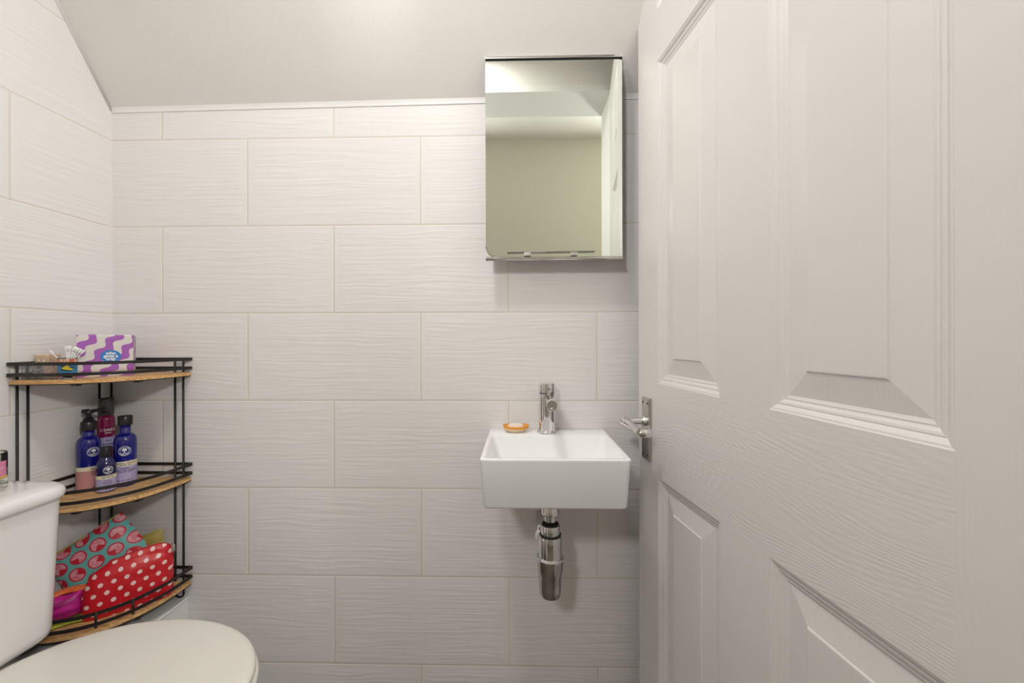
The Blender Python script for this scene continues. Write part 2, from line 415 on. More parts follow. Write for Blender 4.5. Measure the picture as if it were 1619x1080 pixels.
# ceiling lamps (above the frame)
def ceiling_lamp(loc, label, r):
    t = thing('ceiling_light', label, 'light', loc)
    MB().lathe([(r*1.12, 0), (r*1.12, -.02), (r*1.04, -.03), (r*1.0, -.03), (r*1.0, -.004)], n=40, cap1=False).build('rim', M['plastic_white'], t)
    MB().lathe([(r*.99, -.004), (r*.99, -.012)], n=40).build('back_plate', M['gloss'], t)
ceiling_lamp((-.30, .42, 2.45), 'round white flush ceiling light over the toilet room', .095)
gm = bpy.data.materials.new('lit_diffuser'); gt = nt(gm); gb = gt.nodes['Principled BSDF']
gb.inputs['Base Color'].default_value = (.9, .9, .88, 1); gb.inputs['Emission Color'].default_value = (1, .985, .965, 1); gb.inputs['Emission Strength'].default_value = 66
gl_ = MB().lathe([(.088, -.006), (.088, -.020), (.080, -.026), (.055, -.029), (.02, -.030)], n=40)
gl_.build('diffuser', gm, bpy.data.objects['ceiling_light'])
for x_, l_ in ((-.62, 'round white housing of an added fill light in the hall, left of the doorway'), (1.15, 'round white housing of an added fill light in the hall, right of the doorway')):  # unseen housings made up for the two added hall fills
    t = thing('fill_light_housing', l_, 'light', (x_, -.95, 2.02))
    MB().lathe([(.135, 0), (.135, .022), (.127, .034), (.122, .034), (.122, .006)], n=40, axis=(0, 1, 0), cap1=False).build('rim', M['plastic_white'], t)
    MB().lathe([(.121, .006), (.121, .014)], n=40, axis=(0, 1, 0)).build('back_plate', M['gloss'], t)

# ------------------------------------------------------------------ door (open, hinged towards the camera)
E0 = Vector((.3096, 1.0313, 0)); dirv = Vector((.1457, -.98933, 0)).normalized()
door = bpy.data.objects.new('door_1', None); C.objects.link(door); struct(door)
# local frame: x along the door from free edge to hinge, y out of the visible face, z up
nrm = Vector((0, 0, 1)).cross(dirv); nrm = -nrm if nrm.x > 0 else nrm
door.matrix_world = Matrix(((dirv.x, nrm.x, 0, E0.x), (dirv.y, nrm.y, 0, E0.y), (dirv.z, nrm.z, 1, .006), (0, 0, 0, 1)))
DW, DT = .812, .035
z_ = lambda h: ZC+h-.006
cols = [0, .0999, .3239, .4388, .6628, DW]
rows = [0, z_(-.865), z_(-.329), z_(-.1062), z_(.654), z_(.776), z_(1.055), 2.248]
prof = [(0, 0), (.0015, -.0012), (.004, -.0018), (.008, -.0048), (.0095, -.0062), (.011, -.0058), (.014, -.0066), (.0165, -.0084), (.018, -.0092),
        (.020, -.0090), (.0225, -.0102), (.0245, -.0110), (.060, -.0050), (.0615, -.0032), (.063, -.0028)]
dm = MB()
for side in (1, -1):
    def P(x, z, dpt): return (x, (dpt if side > 0 else -DT-dpt), z)
    for i in range(5):
        for j in range(7):
            xa, xb, za, zb = cols[i], cols[i+1], rows[j], rows[j+1]
            panel = i in (1, 3) and j in (1, 3, 5)
            if not panel:
                horiz = (j in (0, 2, 4, 6)) and 0 < i < 4
                n = 1
                dm.add([P(xa, za, 0), P(xb, za, 0), P(xb, zb, 0), P(xa, zb, 0)], [(0, 1, 2, 3)], 1 if horiz else 0, False)
            else:
                rings = [[P(xa+o, za+o, q), P(xb-o, za+o, q), P(xb-o, zb-o, q), P(xa+o, zb-o, q)] for o, q in prof]
                dm.loft(rings, False, True, 0, False)
dm.add([(0, 0, rows[0]), (0, -DT, rows[0]), (0, -DT, rows[-1]), (0, 0, rows[-1])], [(0, 1, 2, 3)], 0, False)
dm.add([(DW, 0, rows[0]), (DW, -DT, rows[0]), (DW, -DT, rows[-1]), (DW, 0, rows[-1])], [(0, 1, 2, 3)], 0, False)
dm.add([(0, 0, rows[0]), (DW, 0, rows[0]), (DW, -DT, rows[0]), (0, -DT, rows[0])], [(0, 1, 2, 3)], 0, False)
dm.add([(0, 0, rows[-1]), (DW, 0, rows[-1]), (DW, -DT, rows[-1]), (0, -DT, rows[-1])], [(0, 1, 2, 3)], 0, False)
o = dm.build('door_leaf', [M['door_v'], M['door_h']], door)
# handle set, on the visible face
hz = .870-.006
plate = MB()
hw, hh = .0205, .077
plate.loft([rrect(.0505, 0, 2*hw, 2*hh, .002, .0), rrect(.0505, 0, 2*hw, 2*hh, .002, .0055), rrect(.0505, 0, 2*hw-.006, 2*hh-.006, .002, .0085),
            rrect(.0505, 0, 2*hw-.008, 2*hh-.008, .002, .0080)], smooth=False)
plate.v = [(x, z, y+.857-.006) for x, y, z in plate.v]
hp = plate.build('handle_plate', M['dull_chrome'], door, bevel=.0008)
hp['label'] = 'chrome backplate of the lever handle'
for sx in (-1, 1):
    for sz in (-1, 1):
        MB().lathe([(.0026, 0), (.0024, .0008), (.001, .0012)], (.0505+sx*.012, .0079, .851+sz*.064), 12, (0, 1, 0)).build('screw', M['rubber'], door)
lv = MB()
lv.lathe([(.0125, 0), (.0125, .004), (.0105, .006), (.0085, .010), (.0075, .02), (.0075, .038), (.0095, .048), (.0098, .054)], (.0505, .0082, hz+.006), 24, (0, 1, 0))
arm = []; rad = []
for k in range(17):
    u = k/16
    xx = .043+.088*u; yy = .058-.004*math.sin(u*PI); zz = hz+.006-.010*u-.003*math.sin(u*PI)
    arm.append((xx, yy, zz)); rad.append(.0100+.0012*math.cos(u*2*PI)+(.001 if u < .1 else 0))
lv.tube(arm, rad, 14)
cur = [(.131+.004*math.sin(a), .058-.022*k/8, hz-.004) for k, a in enumerate([i*PI/8 for i in range(9)])]
lv.tube(cur, [.0100]*8+[.0088], 14)
lvo = smooth_by_angle(lv.build('lever', M['chrome'], door), .9)
lvo['label'] = 'chrome lever with a curled end'
# inner side handle
lv2 = MB().lathe([(.010, 0), (.008, .01), (.008, .045)], (.0505, -DT, hz), 20, (0, -1, 0)).tube([(.0505, -DT-.048, hz), (.15, -DT-.048, hz-.006)], .008, 12)
lv2.build('lever', M['chrome'], door)

# ------------------------------------------------------------------ mirror cabinet
mc = thing('mirror_cabinet', 'small mirrored wall cabinet with steel trim above the basin', 'cabinet', (.0905, 1.052, 1.2905))
W2 = .1830; HM = .5460
bd = MB().mm(-.138, .138, .0072, .0624, .016, HM-.105)
bd.build('body', M['steel'], mc, bevel=.0015)
MB().mm(-W2+.001, W2-.001, .0052, .0075, .004, HM-.006).build('backing', M['steel'], mc)
MB().mm(-W2, W2-.008, .001, .0050, .010, HM-.0095).build('mirror_panel', M['mirror'], mc)
bv = MB(); x1 = W2-.0082; zt_ = HM-.0095
bv.add([(x1, .001, .010), (x1, .001, zt_), (W2, .0026, zt_), (W2, .0026, .010), (x1, .0050, .010), (x1, .0050, zt_), (W2, .0050, zt_), (W2, .0050, .010)],
       [(0, 3, 2, 1), (4, 5, 6, 7), (0, 1, 5, 4), (3, 7, 6, 2), (1, 2, 6, 5), (0, 4, 7, 3)], 0, False)
bv.build('mirror_bevel', M['bevel'], mc)
MB().mm(-W2-.001, W2+.001, -.004, .0072, HM-.0065, HM).build('top_trim', M['chrome'], mc, bevel=.001)
MB().mm(-W2, W2, .0, .0070, HM-.0092, HM-.0067).build('shadow_gap', M['rubber'], mc)
bt = MB().loft([[(x, y, z) for y, z in ((.0072, 0), (-.002, .0), (-.005, .003), (-.004, .0085), (.001, .0095), (.0072, .0095))] for x in (-W2, W2)], smooth=False)
bt.build('bottom_trim', M['dull_chrome'], mc, bevel=.0006)
wc = MB().add([(-W2, .0004, .010), (-W2+.018, .0004, .010), (-W2+.010, .0004, .014), (-W2+.004, .0004, .022), (-W2+.001, .0004, .033), (-W2, .0004, .034),
               (-W2, .0009, .010), (-W2+.018, .0009, .010), (-W2+.010, .0009, .014), (-W2+.004, .0009, .022), (-W2+.001, .0009, .033), (-W2, .0009, .034)],
              [(0, 1, 2, 3, 4, 5), (11, 10, 9, 8, 7, 6), (0, 6, 7, 1), (1, 7, 8, 2), (2, 8, 9, 3), (3, 9, 10, 4), (4, 10, 11, 5)], 0, False)
wc.build('worn_corner', M['plastic_white'], mc)['label'] = 'corner where the silvering has worn away'
rust = MB()
for (x, z) in ((-.1820, .036), (-.1810, .030), (-.1780, .0235), (-.1745, .0175), (-.1715, .0150), (-.1675, .0125), (-.1635, .0115)):
    rust.lathe([(.0014, 0), (.0006, .0006)], (x, .0003, z), 8, (0, -1, 0))
rust.build('rust_spots', M['rubber'], mc)
pb = MB().tube([(-.125, -.006, .0205), (.108, -.006, .0222)], .0012, 8)
pb.build('pull_rail', M['dark_steel'], mc)
for x in (-.071, .053):
    MB().mm(x-.009, x+.009, -.008, .0009, .0105, .0205).build('clip', M['steel'], mc, bevel=.001)

# ------------------------------------------------------------------ basin
RZ = .8266
bs = thing('wash_basin', 'small rectangular white ceramic wash basin fixed to the tiled wall', 'basin', (.0733, D, RZ-.109))
# local y negative = towards the camera
r = MB(); H = .109; cy = -.1435; OW, OD = .3200, .2866
rings = []
def ring(wx, y0, y1, rr, z): return rrect(0, (y0+y1)/2, wx, (y1-y0), rr, z, 7)
rings += [ring(.290, -.270, -.0006, .010, .0), ring(.302, -.281, -.0006, .010, .0015), ring(.307, -.284, -.0006, .010, .006), ring(.318, -.2895, -.0006, .009, H-.006),
          ring(.3195, -.2902, -.0006, .009, H-.0025), ring(.3185, -.2895, -.0011, .009, H-.0008), ring(.315, -.288, -.003, .009, H),
          ring(.301, -.281, -.082, .014, H), ring(.2985, -.2798, -.0835, .014, H-.0012), ring(.296, -.278, -.085, .016, H-.005),
          ring(.272, -.262, -.098, .03, H-.060), ring(.240, -.242, -.110, .04, H-.082), ring(.12, -.20, -.13, .034, H-.088), ring(.04, -.182, -.148, .016, H-.090)]
r.loft(rings, True, True)
bo = r.build('bowl', M['ceramic'], bs)
smooth_by_angle(bo, .9)
MB().lathe([(.021, 0), (.021, .0015), (.016, .002), (.010, .0005)], (0, -.165, H-.090), 24).build('plug_hole', M['chrome'], bs)
for x in (-.0215+.0, .0300):
    MB().lathe([(.0022, 0), (.0022, .0006), (.001, .0006)], (x, -.028, H), 10).build('fixing_hole', M['rubber'], bs)

# tap
tp = thing('basin_tap', 'chrome pillar mixer tap standing on the back ledge of the basin', 'tap', (.0715, 1.066, RZ))
bd = MB().lathe([(.0272, .0), (.0272, .0042), (.0262, .0058), (.0230, .0062), (.0222, .0072), (.0222, .1065), (.0214, .1070)], n=40)
smooth_by_angle(bd.build('body', M['chrome'], tp), .5)
MB().lathe([(.0206, .1060), (.0206, .1095)], n=32).build('joint_ring', M['rubber'], tp)
cp = MB().lathe([(.0214, .1085), (.0222, .1092), (.0222, .131), (.0215, .1335), (.019, .1345)], n=40)
smooth_by_angle(cp.build('control_cap', M['chrome'], tp), .5)
sp = MB().lathe([(.0118, .0), (.0118, .085), (.0125, .087), (.0128, .112), (.0122, .1135)], (.0030, -.012, .0985), 28, (0.01, -1, -.04))
smooth_by_angle(sp.build('spout', M['chrome'], tp), .5)
MB().lathe([(.0095, 0), (.0095, .007), (.008, .008)], (.0040, -.116, .0870), 20, (0, -.25, -1)).build('aerator', M['dull_chrome'], tp)
MB().lathe([(.0022, 0), (.0018, .0006)], (.0045, -.0220, .120), 12, (.2, -1, 0)).build('temperature_dot', M['rubber'], tp)
# droplets on the cap
dr = MB()
for k in range(26):
    a = random.uniform(-2.3, -.85); z = random.uniform(.094, .132); q = random.uniform(.0006, .0013)
    cx, cyy = .0222*math.cos(a), .0222*math.sin(a)
    dr.lathe([(q, 0), (q*.8, q*.35), (q*.3, q*.5)], (cx, cyy, z), 8, (math.cos(a), math.sin(a), 0))
dr.build('water_drops', M['glass'], tp)['kind'] = 'stuff'

# soap dish and soap
sd = thing('soap_dish', 'little oval orange and cream dish on the basin ledge', 'dish', (-.0125, 1.071, RZ))
def oval(rx, ry, z, n=36, wav=0): return [(rx*math.cos(2*PI*i/n), ry*math.sin(2*PI*i/n), z+wav*math.cos(4*PI*i/n)) for i in range(n)]
dsh = MB().loft([oval(.020, .013, 0), oval(.0235, .0155, .001), oval(.030, .021, .0065), oval(.0335, .0245, .011)], True, False)
dsh.build('dish_base', M['biscuit'], sd)
rim = MB().loft([oval(.0335, .0245, .011), oval(.0358, .0268, .0170, wav=.0012), oval(.0352, .0262, .0185, wav=.0012), oval(.0330, .024, .0175, wav=.001), oval(.027, .018, .0085), oval(.012, .008, .0070)], False, True)
rim.build('dish_rim', M['orange'], sd)['label'] = 'orange glazed rim'
sb = MB().loft([oval(.008, .005, .0072), oval(.018, .0115, .0090), oval(.0225, .0150, .0135), oval(.0215, .014, .0185), oval(.015, .0095, .0215), oval(.005, .003, .0224)])
tag(sb.build('soap_bar', M['soap'], None, (-.0125, 1.071, RZ+.0004)), 'ivory oval bar of soap lying in the orange dish', 'soap')

# bottle trap
tr = thing('bottle_trap', 'chrome bottle trap hanging under the wash basin', 'waste trap', (.0733, .975, .455))
def LZ(p, name, m=M['chrome'], **k): return smooth_by_angle(MB().lathe(p, (0, 0, 0), 40, **k).build(name, m, tr), .5)
LZ([(.0150, .175), (.0150, .262)], 'tail_pipe')
LZ([(.0200, .1900), (.0222, .1920), (.0225, .2010), (.0212, .2040), (.0212, .2300), (.0180, .2615)], 'locking_nut')
LZ([(.0160, .166), (.0200, .168), (.0225, .164), (.0228, .160)], 'rubber_seal', M['rubber'])
LZ([(.0240, .142), (.0242, .144), (.0242, .163), (.0230, .1655), (.0175, .1655)], 'cap_nut')
LZ([(.0262, .140), (.0262, .1435), (.0235, .1445)], 'seal_ring', M['rubber'])
LZ([(.0300, .086), (.0300, .134), (.0286, .1400), (.0240, .141)], 'upper_body')
LZ([(.0300, .0800), (.0345, .082), (.0350, .085), (.0335, .088), (.0300, .0885)], 'collar')
LZ([(.0190, -.012), (.0240, -.0095), (.0268, -.004), (.0285, .010), (.0300, .045), (.0318, .0485), (.0325, .060), (.0335, .082), (.0300, .084)], 'cup', M['dull_chrome'])
el = MB().lathe([(.020, .0), (.021, .002), (.021, .018), (.018, .020)], (-.0115, .012, .125), 28, (-.35, 1, .1))
smooth_by_angle(el.build('outlet_nut', M['chrome'], tr), .5)
MB().tube([(-.014, .028, .128), (-.0165, .06, .130), (-.0165, .138, .130)], .0145, 20).build('outlet_pipe', M['chrome'], tr)
wf = MB().lathe([(.0340, .0), (.0340, .002), (.0300, .0055), (.0165, .0085)], (-.0165, .1393, .130), 40, (0, -1, 0))
wf.build('wall_flange', M['plastic_white'], tr)['label'] = 'off-white round wall flange'

# ------------------------------------------------------------------ toilet
to = thing('toilet', 'white close-coupled toilet with a cream lid beside the left wall', 'toilet', (XL, .68, 0))
# local x = world x - XL ; local y = world y - .68
def cring(x0, x1, hy, rr, z, y0=0): return rrect((x0+x1)/2, y0, (x1-x0), 2*hy, rr, z, 10)
ci = MB().loft([cring(.006, .178, .128, .045, .4540), cring(.004, .192, .142, .045, .4558), cring(.003, .1975, .1465, .045, .4620), cring(.002, .1985, .1480, .044, .475),
                cring(.002, .2010, .1495, .038, .60), cring(.002, .2055, .1525, .036, .742)])
smooth_by_angle(ci.build('cistern', M['cistern'], to), .9)
cl = MB().loft([cring(.002, .204, .148, .040, .7422), cring(.001, .215, .157, .048, .7455), cring(.001, .2185, .161, .052, .752), cring(.001, .219, .1615, .054, .760),
                cring(.001, .2165, .159, .054, .768), cring(.002, .209, .152, .050, .7730), cring(.010, .180, .130, .045, .7752), cring(.04, .12, .08, .03, .7758)])
smooth_by_angle(cl.build('cistern_lid', M['cistern'], to), .9)
MB().lathe([(.022, .7750), (.022, .7795), (.018, .781), (.004, .781)], (.11, 0, 0), 28).build('flush_button', M['chrome'], to)
def egg(sc, z, n=72, x0=.4347, a1=.256, a2=.242, hw=.181, xmin=.2010, dz=0):
    pts = []
    for i in range(n):
        a = 2*PI*i/n; ca, sa = math.cos(a), math.sin(a)
        x = x0+(a1 if ca > 0 else a2)*ca*sc; y = hw*sa*sc
        x = max(x, xmin+(1-sc)*.10)
        pts.append((x, y, z))
    return pts
ld = MB().loft([egg(.985, .4440), egg(1.0, .4462), egg(1.0, .4520), egg(.992, .4560), egg(.975, .4585), egg(.93, .4602), egg(.8, .4612), egg(.5, .4616), egg(.15, .4617)])
ld.build('lid', M['seat'], to)['label'] = 'cream closed lid'
se = MB().loft([egg(.97, .4240), egg(1.012, .4270), egg(1.020, .4330), egg(1.015, .4400), egg(.99, .4432)])
se.build('seat', M['seat'], to)
pan = MB().loft([cring(.20, .52, .10, .09, 0), cring(.20, .53, .105, .09, .02), cring(.205, .53, .095, .09, .15), cring(.20, .60, .13, .12, .28), cring(.20, .665, .17, .16, .38),
                 cring(.20, .68, .178, .17, .41), cring(.20, .68, .178, .17, .4235)])
pan.build('pan', M['cistern'], to)
MB().mm(.005, .190, -.05, .05, .36, .4539).build('pan_ledge', M['cistern'], to, bevel=.01)
for y in (-.035, .035):
    MB().mm(.212, .245, y-.012, y+.012, .4235, .4440).build('hinge', M['seat'], to, bevel=.004)

# ------------------------------------------------------------------ corner shelf unit
sh = thing('corner_shelf', 'three-tier black wire corner shelf with bamboo boards', 'shelf', (XL, D, .3376))
# local: u = distance from left wall (x), v = distance from back wall (-y)
def arc(R, n=28, ex=2.65, g=.004):
    pts = []
    for i in range(n+1):
        a = PI/2*i/n
        u = g+(R-g)*max(0, math.cos(a))**(2/ex); v = g+(R-g)*max(0, math.sin(a))**(2/ex)
        pts.append((u, v))
    return pts
RR = .2355
levels = [('bottom', .375), ('middle', .673), ('top', .9755)]
for nm, zb in levels:
    z = zb-.3376
    a_ = arc(RR-.001)
    out = a_+[(.006, RR-.001), (.006, .006), (RR-.001, .006)]
    out = [(.006, .006)]+a_
    steps = [(0, 0), (0, .0030), (.0012, .0034), (.0012, .0060), (.0024, .0064), (.0024, .0088), (.0034, .0095)]
    rings = []
    for ins, dz in steps:
        k = (RR-ins)/RR
        rings.append([(u*k if u > .01 else u, -(v*k if v > .01 else v), z+.0018+dz) for u, v in out])
    b_ = MB().loft(rings, smooth=False)
    bo = b_.build('board', M['bamboo'], sh); bo['label'] = 'bamboo board of the %s tier' % nm
    MB().loft([[(u, -v, z-.0006) for u, v in out], [(u, -v, z+.0016) for u, v in out]], smooth=False).build('board_frame', M['black'], sh)
    for i in (9, 19):
        u, v = a_[i]; MB().box((u-.004, -(v-.004), z-.0022), (.014, .012, .0034)).build('clip', M['black'], sh)
    for dz in (.0235, .0490):
        path = [(u+.0, -v, z+dz) for u, v in arc(RR)]
        path = [(RR+.002, -.004, z+dz)]+path[1:-1]+[(.004, -(RR+.002), z+dz)]
        rl = MB().tube(path, 1, square=(.0014, .0038))
        rl.tube([(.004, -(RR+.002), z+dz), (.004, -.004, z+dz), (RR+.002, -.004, z+dz)], 1, square=(.0014, .0038))
        rl.build('rail', M['black'], sh)
    if nm == 'bottom':
        for i in (10, 16):
            u, v = arc(RR)[i]; MB().tube([(u+.0005, -v-.0005, z+.0145), (u+.0005, -v-.0005, z+.052)], .0024, 8).build('rail_post', M['black'], sh)
top = .9755-.3376+.0505
def upright(p, q):
    c = ((p[0]+q[0])/2, (p[1]+q[1])/2)
    pts = [(p[0], p[1], top)]
    pts += [(p[0], p[1], .012)]
    for k in range(1, 8):
        a = PI*k/8; pts.append((c[0]+(p[0]-c[0])*math.cos(a), c[1]+(p[1]-c[1])*math.cos(a), .012-.0090*math.sin(a)))
    pts += [(q[0], q[1], .012), (q[0], q[1], top)]
    MB().tube(pts, .0026, 8).build('upright', M['black'], sh)
upright((.1925, -.0085), (.2165, -.0085))
upright((.0085, -.2030), (.0085, -.2230))
upright((.0090, -.0120), (.0120, -.0470))

# ------------------------------------------------------------------ things on the shelf
def to_cam(x, y): return math.atan2(-y, -x)     # direction of the camera from a point
def cyl(r, a0, z0, off=.0004):
    def fn(x, y):
        a = a0+x/r; return ((r+off)*math.cos(a), (r+off)*math.sin(a), z0+y)
    return fn
def shell(r, a0, a1, z0, z1, off=.00025, n=28):
    vs = []; fs = []
    for i in range(n+1):
        a = a0+(a1-a0)*i/n
        for z in (z0, z1): vs.append(((r+off)*math.cos(a), (r+off)*math.sin(a), z))
    for i in range(n): fs.append((2*i, 2*i+2, 2*i+3, 2*i+1))
    return MB().add(vs, fs)
def emblem(r, a0, z0, rx, rz, fn=None):
    fn = fn or cyl(r, a0, z0)
    m = MB(); n = 40
    def ringp(k): return [fn(rx*k*math.cos(2*PI*i/n), rz*k*math.sin(2*PI*i/n)) for i in range(n)]
    for ko, ki in ((1, .93), (.70, .65)):
        m.loft([ringp(ko), ringp(ki)], False, False, smooth=False)
    for word, top_ in (("NEAL'S YARD", True), ("REMEDIES", False)):
        step = .235 if top_ else .27
        for q, ch in enumerate(word):
            if ch == ' ': continue
            da = ((len(word)-1)/2-q)*step
            a = PI/2+da if top_ else -PI/2-da
            rot = a-PI/2 if top_ else a+PI/2
            cx_, cz_ = rx*.815*math.cos(a), rz*.815*math.sin(a)
            g = text_mb(ch, rz*.27, lambda x, y: fn(cx_+x*math.cos(rot)-y*math.sin(rot), cz_+x*math.sin(rot)+y*math.cos(rot)), .00003)
            m.add(g.v, g.f, 0, False)
    # tree: trunk, roots, crown
    def poly(ps): m.add([fn(rx*x, rz*y) for x, y in ps], [tuple(range(len(ps)))], 0, False)
    poly([(-.07, -.40), (.07, -.40), (.05, .05), (-.05, .05)])
    poly([(-.40, -.50), (-.05, -.30), (-.05, -.42), (-.34, -.58)]); poly([(.40, -.50), (.34, -.58), (.05, -.42), (.05, -.30)])
    for cx, cy_, q in ((0, .28, .24), (-.24, .14, .16), (.24, .14, .16), (-.14, .38, .15), (.14, .38, .15)):
        poly([(cx+q*math.cos(2*PI*i/12), cy_+q*math.sin(2*PI*i/12)) for i in range(12)])
    return m

TB, TM, TT = .3750+.0114, .6730+.0114, .9755+.0114
# pump bottle
def lines(fn_r, a0, zs, txt, size, m, parent, name='lettering', sp=1.0):
    # print too small to read in the photo: short marks, grouped by word length
    for words, z in zip(txt, zs):
        fn = cyl(fn_r, a0, z); mb = MB(); w_ = size*.55
        total = sum(words)+len(words)-1; pos = 0
        for n in words:
            for q in range(n):
                x = (pos+q-(total-1)/2)*w_; hh_ = size*(.22+.10*((q*5+n) % 4)/3)
                mb.add([fn(x-w_*.36, -hh_), fn(x+w_*.30, -hh_), fn(x+w_*.36, hh_), fn(x-w_*.30, hh_)], [(0, 1, 2, 3)], 0, False)
            pos += n+1
        mb.build(name, m, parent)
px, py = -1.1460, 1.0165; R1 = .0236
pbt = thing('pump_bottle', 'cobalt blue pump bottle with a black pump and pink label', 'bottle', (px, py, TM+.0004), 0)
fa = to_cam(px, py)+.30
MB().lathe([(.0225, 0), (R1, .0015), (R1, .118), (.0232, .124), (.0215, .131), (.0180, .137), (.0125, .1405), (.0118, .143), (.0118, .158)], n=40).build('body', M['blue'], pbt)
shell(R1, fa-2.6, fa+2.6, .004, .0525).build('label', M['pink'], pbt)['label'] = 'dusty pink paper label'
shell(R1, fa-2.6, fa+2.6, .0525, .0630).build('label_band', M['cream'], pbt)['label'] = 'cream band along the top of the label'
emblem(R1, fa+.10, .1010, .0125, .0122).build('emblem', M['white'], pbt)['label'] = 'white oval tree emblem'
lines(R1+.0003, fa+.25, [.0580, .0548, .0495, .0455, .0415, .0085], [(4, 4), (4, 4), (7,), (8,), (7,), (3, 2)], .0042, M['ink'], pbt)
MB().lathe([(.0150, .156), (.0152, .157), (.0152, .178), (.0140, .180), (.006, .180)], n=32).build('collar', M['blackplastic'], pbt)
pm = MB().lathe([(.0105, .180), (.0112, .184), (.0085, .188), (.0052, .191), (.0052, .197), (.0095, .199), (.0100, .206), (.0085, .209)], n=28)
na = to_cam(px, py)+1.22
pm.tube([(0, 0, .2045), (.012*math.cos(na), .012*math.sin(na), .2065), (.030*math.cos(na), .030*math.sin(na), .2095), (.036*math.cos(na), .036*math.sin(na), .2075)], [.0052, .0046, .0032, .0028], 10)
pm.tube([(0, 0, .2065), (-.012*math.cos(na), -.012*math.sin(na), .2065)], [.0060, .0050], 10)
smooth_by_angle(pm.build('pump', M['blackplastic'], pbt), .7)

# right-hand bottle
qx, qy = -1.0810, 1.0500; R2 = .0236
bt = thing('lotion_bottle', 'blue bottle with a flat black cap and lilac label, rightmost on the middle tier', 'bottle', (qx, qy, TM+.0004), 0)
fa = to_cam(qx, qy)-.02
MB().lathe([(.0225, 0), (R2, .0015), (R2, .116), (.0232, .123), (.0212, .131), (.0175, .137), (.0120, .1400), (.0112, .143), (.0112, .165)], n=40).build('body', M['blue'], bt)
shell(R2, fa-2.7, fa+2.7, .010, .0545).build('label', M['lilac'], bt)['label'] = 'lilac paper label'
shell(R2, fa-2.7, fa+2.7, .0545, .0680).build('label_band', M['cream'], bt)['label'] = 'cream band along the top of the label'
emblem(R2, fa-.05, .0960, .0128, .0128).build('emblem', M['white'], bt)['label'] = 'white oval tree emblem'
lines(R2+.0003, fa, [.0632, .0588, .0490, .0440, .0400, .0170], [(9, 8), (6, 3), (7,), (7, 4, 8), (8, 5), (3, 2, 4, 2)], .0042, M['ink'], bt)
MB().lathe([(.0150, .163), (.0152, .164), (.0152, .1865), (.0142, .188), (.004, .188)], n=32).build('cap', M['blackplastic'], bt)

# small bottle in front
sx_, sy_ = -1.0870, 1.0060; R3 = .0196
sbt = thing('small_bottle', 'short dark blue bottle with lilac label in front of the taller bottles', 'bottle', (sx_, sy_, TM+.0004), 0)
fa = to_cam(sx_, sy_)+.10
MB().lathe([(.0182, 0), (R3, .0015), (R3, .064), (.0191, .070), (.0170, .078), (.0130, .085), (.0090, .0885), (.0085, .094)], n=36).build('body', M['darkblue'], sbt)
shell(R3, fa-2.5, fa+2.5, .003, .0345).build('label', M['lilac'], sbt)['label'] = 'lilac paper label'
shell(R3, fa-2.5, fa+2.5, .0345, .0440).build('label_band', M['cream'], sbt)['label'] = 'cream band along the top of the label'
emblem(R3, fa+.10, .0570, .0098, .0098).build('emblem', M['white'], sbt)['label'] = 'white oval tree emblem'
lines(R3+.0003, fa+.05, [.0412, .0378, .0295, .0255, .0215, .0075], [(10,), (4, 4, 3), (7,), (10,), (8,), (2, 2)], .0034, M['ink'], sbt)
MB().lathe([(.0098, .0885), (.0100, .0895), (.0100, .114), (.0092, .1155), (.003, .1155)], n=28).build('cap', M['blackplastic'], sbt)

# magenta bottle at the back
lx, ly = -1.1490, 1.0640; R4 = .0182
lb = thing('styling_bottle', 'dark magenta spray bottle with a smoky clear cap behind the blue bottles', 'bottle', (lx, ly, TM+.0004), 0)
fa = to_cam(lx, ly)
MB().lathe([(.0170, 0), (R4, .002), (R4, .168), (.0178, .176), (.0160, .183), (.0130, .186), (.0130, .190)], n=36).build('body', M['magenta'], lb)
shell(R4, fa-.9, fa+1.2, .100, .128).build('label', M['lilac'], lb)['label'] = 'pale lilac panel'
for tx_, sz_, da_, z__, of_, mm_ in (("L'ORÉAL", .0088, .30, .1475, .0004, 'white'), ("PARIS", .0045, .20, .1395, .0004, 'white')):
    text_mb(tx_, sz_, cyl(R4, fa+da_, z__, of_), .0001, 1.05).build('lettering', M[mm_], lb)
lines(R4+.0004, fa+.2, [.1190, .1090], [(3,), (7,)], .0060, M['ink'], lb)
MB().lathe([(.0160, .187), (.0162, .188), (.0158, .232), (.0150, .2345), (.004, .235)], n=36).build('cap', M['smoke'], lb)
MB().lathe([(.0050, .190), (.0050, .205), (.0038, .206), (.0038, .224), (.0060, .225), (.0060, .228)], n=16).build('nozzle', M['blackplastic'], lb)

# tissue box, diagonal in the corner
bx_ = thing('tissue_box', 'purple and white wavy patterned tissue box on the top tier', 'box', (-1.0591, .9793, TT+.0004), math.radians(42))
SB = .0512
cb = MB().loft([[(x, y, z) for x, y in ((-SB, 0), (SB, 0), (SB, .090), (-SB, .090))] for z in (0, .104)], smooth=False)
cb.build('carton', M['wave'], bx_, bevel=.0012)
fl = MB()
for k in range(24):
    x0_, x1_ = -SB+2*SB*k/24, -SB+2*SB*(k+1)/24
    def zz(x): return .1046+.0016*abs(math.sin(x*70))+.001*math.sin(x*190)
    fl.add([(x0_, .0012, .1035), (x1_, .0012, .1035), (x1_, .0015, zz(x1_)), (x0_, .0015, zz(x0_)), (x0_, .05, .1046), (x1_, .05, .1046)], [(0, 1, 2, 3), (3, 2, 5, 4)], 0)
fl.build('torn_flap', M['wave'], bx_)
lg = MB(); fnl = lambda x, y: (x+.0095, -.0006, y+.0505)
lg.add([fnl(.0190*math.cos(2*PI*i/40), .0160*math.sin(2*PI*i/40)) for i in range(40)], [tuple(range(40))], 0, False)
lgo = lg.build('logo_disc', M['logo_blue'], bx_); lgo['label'] = 'blue oval logo'
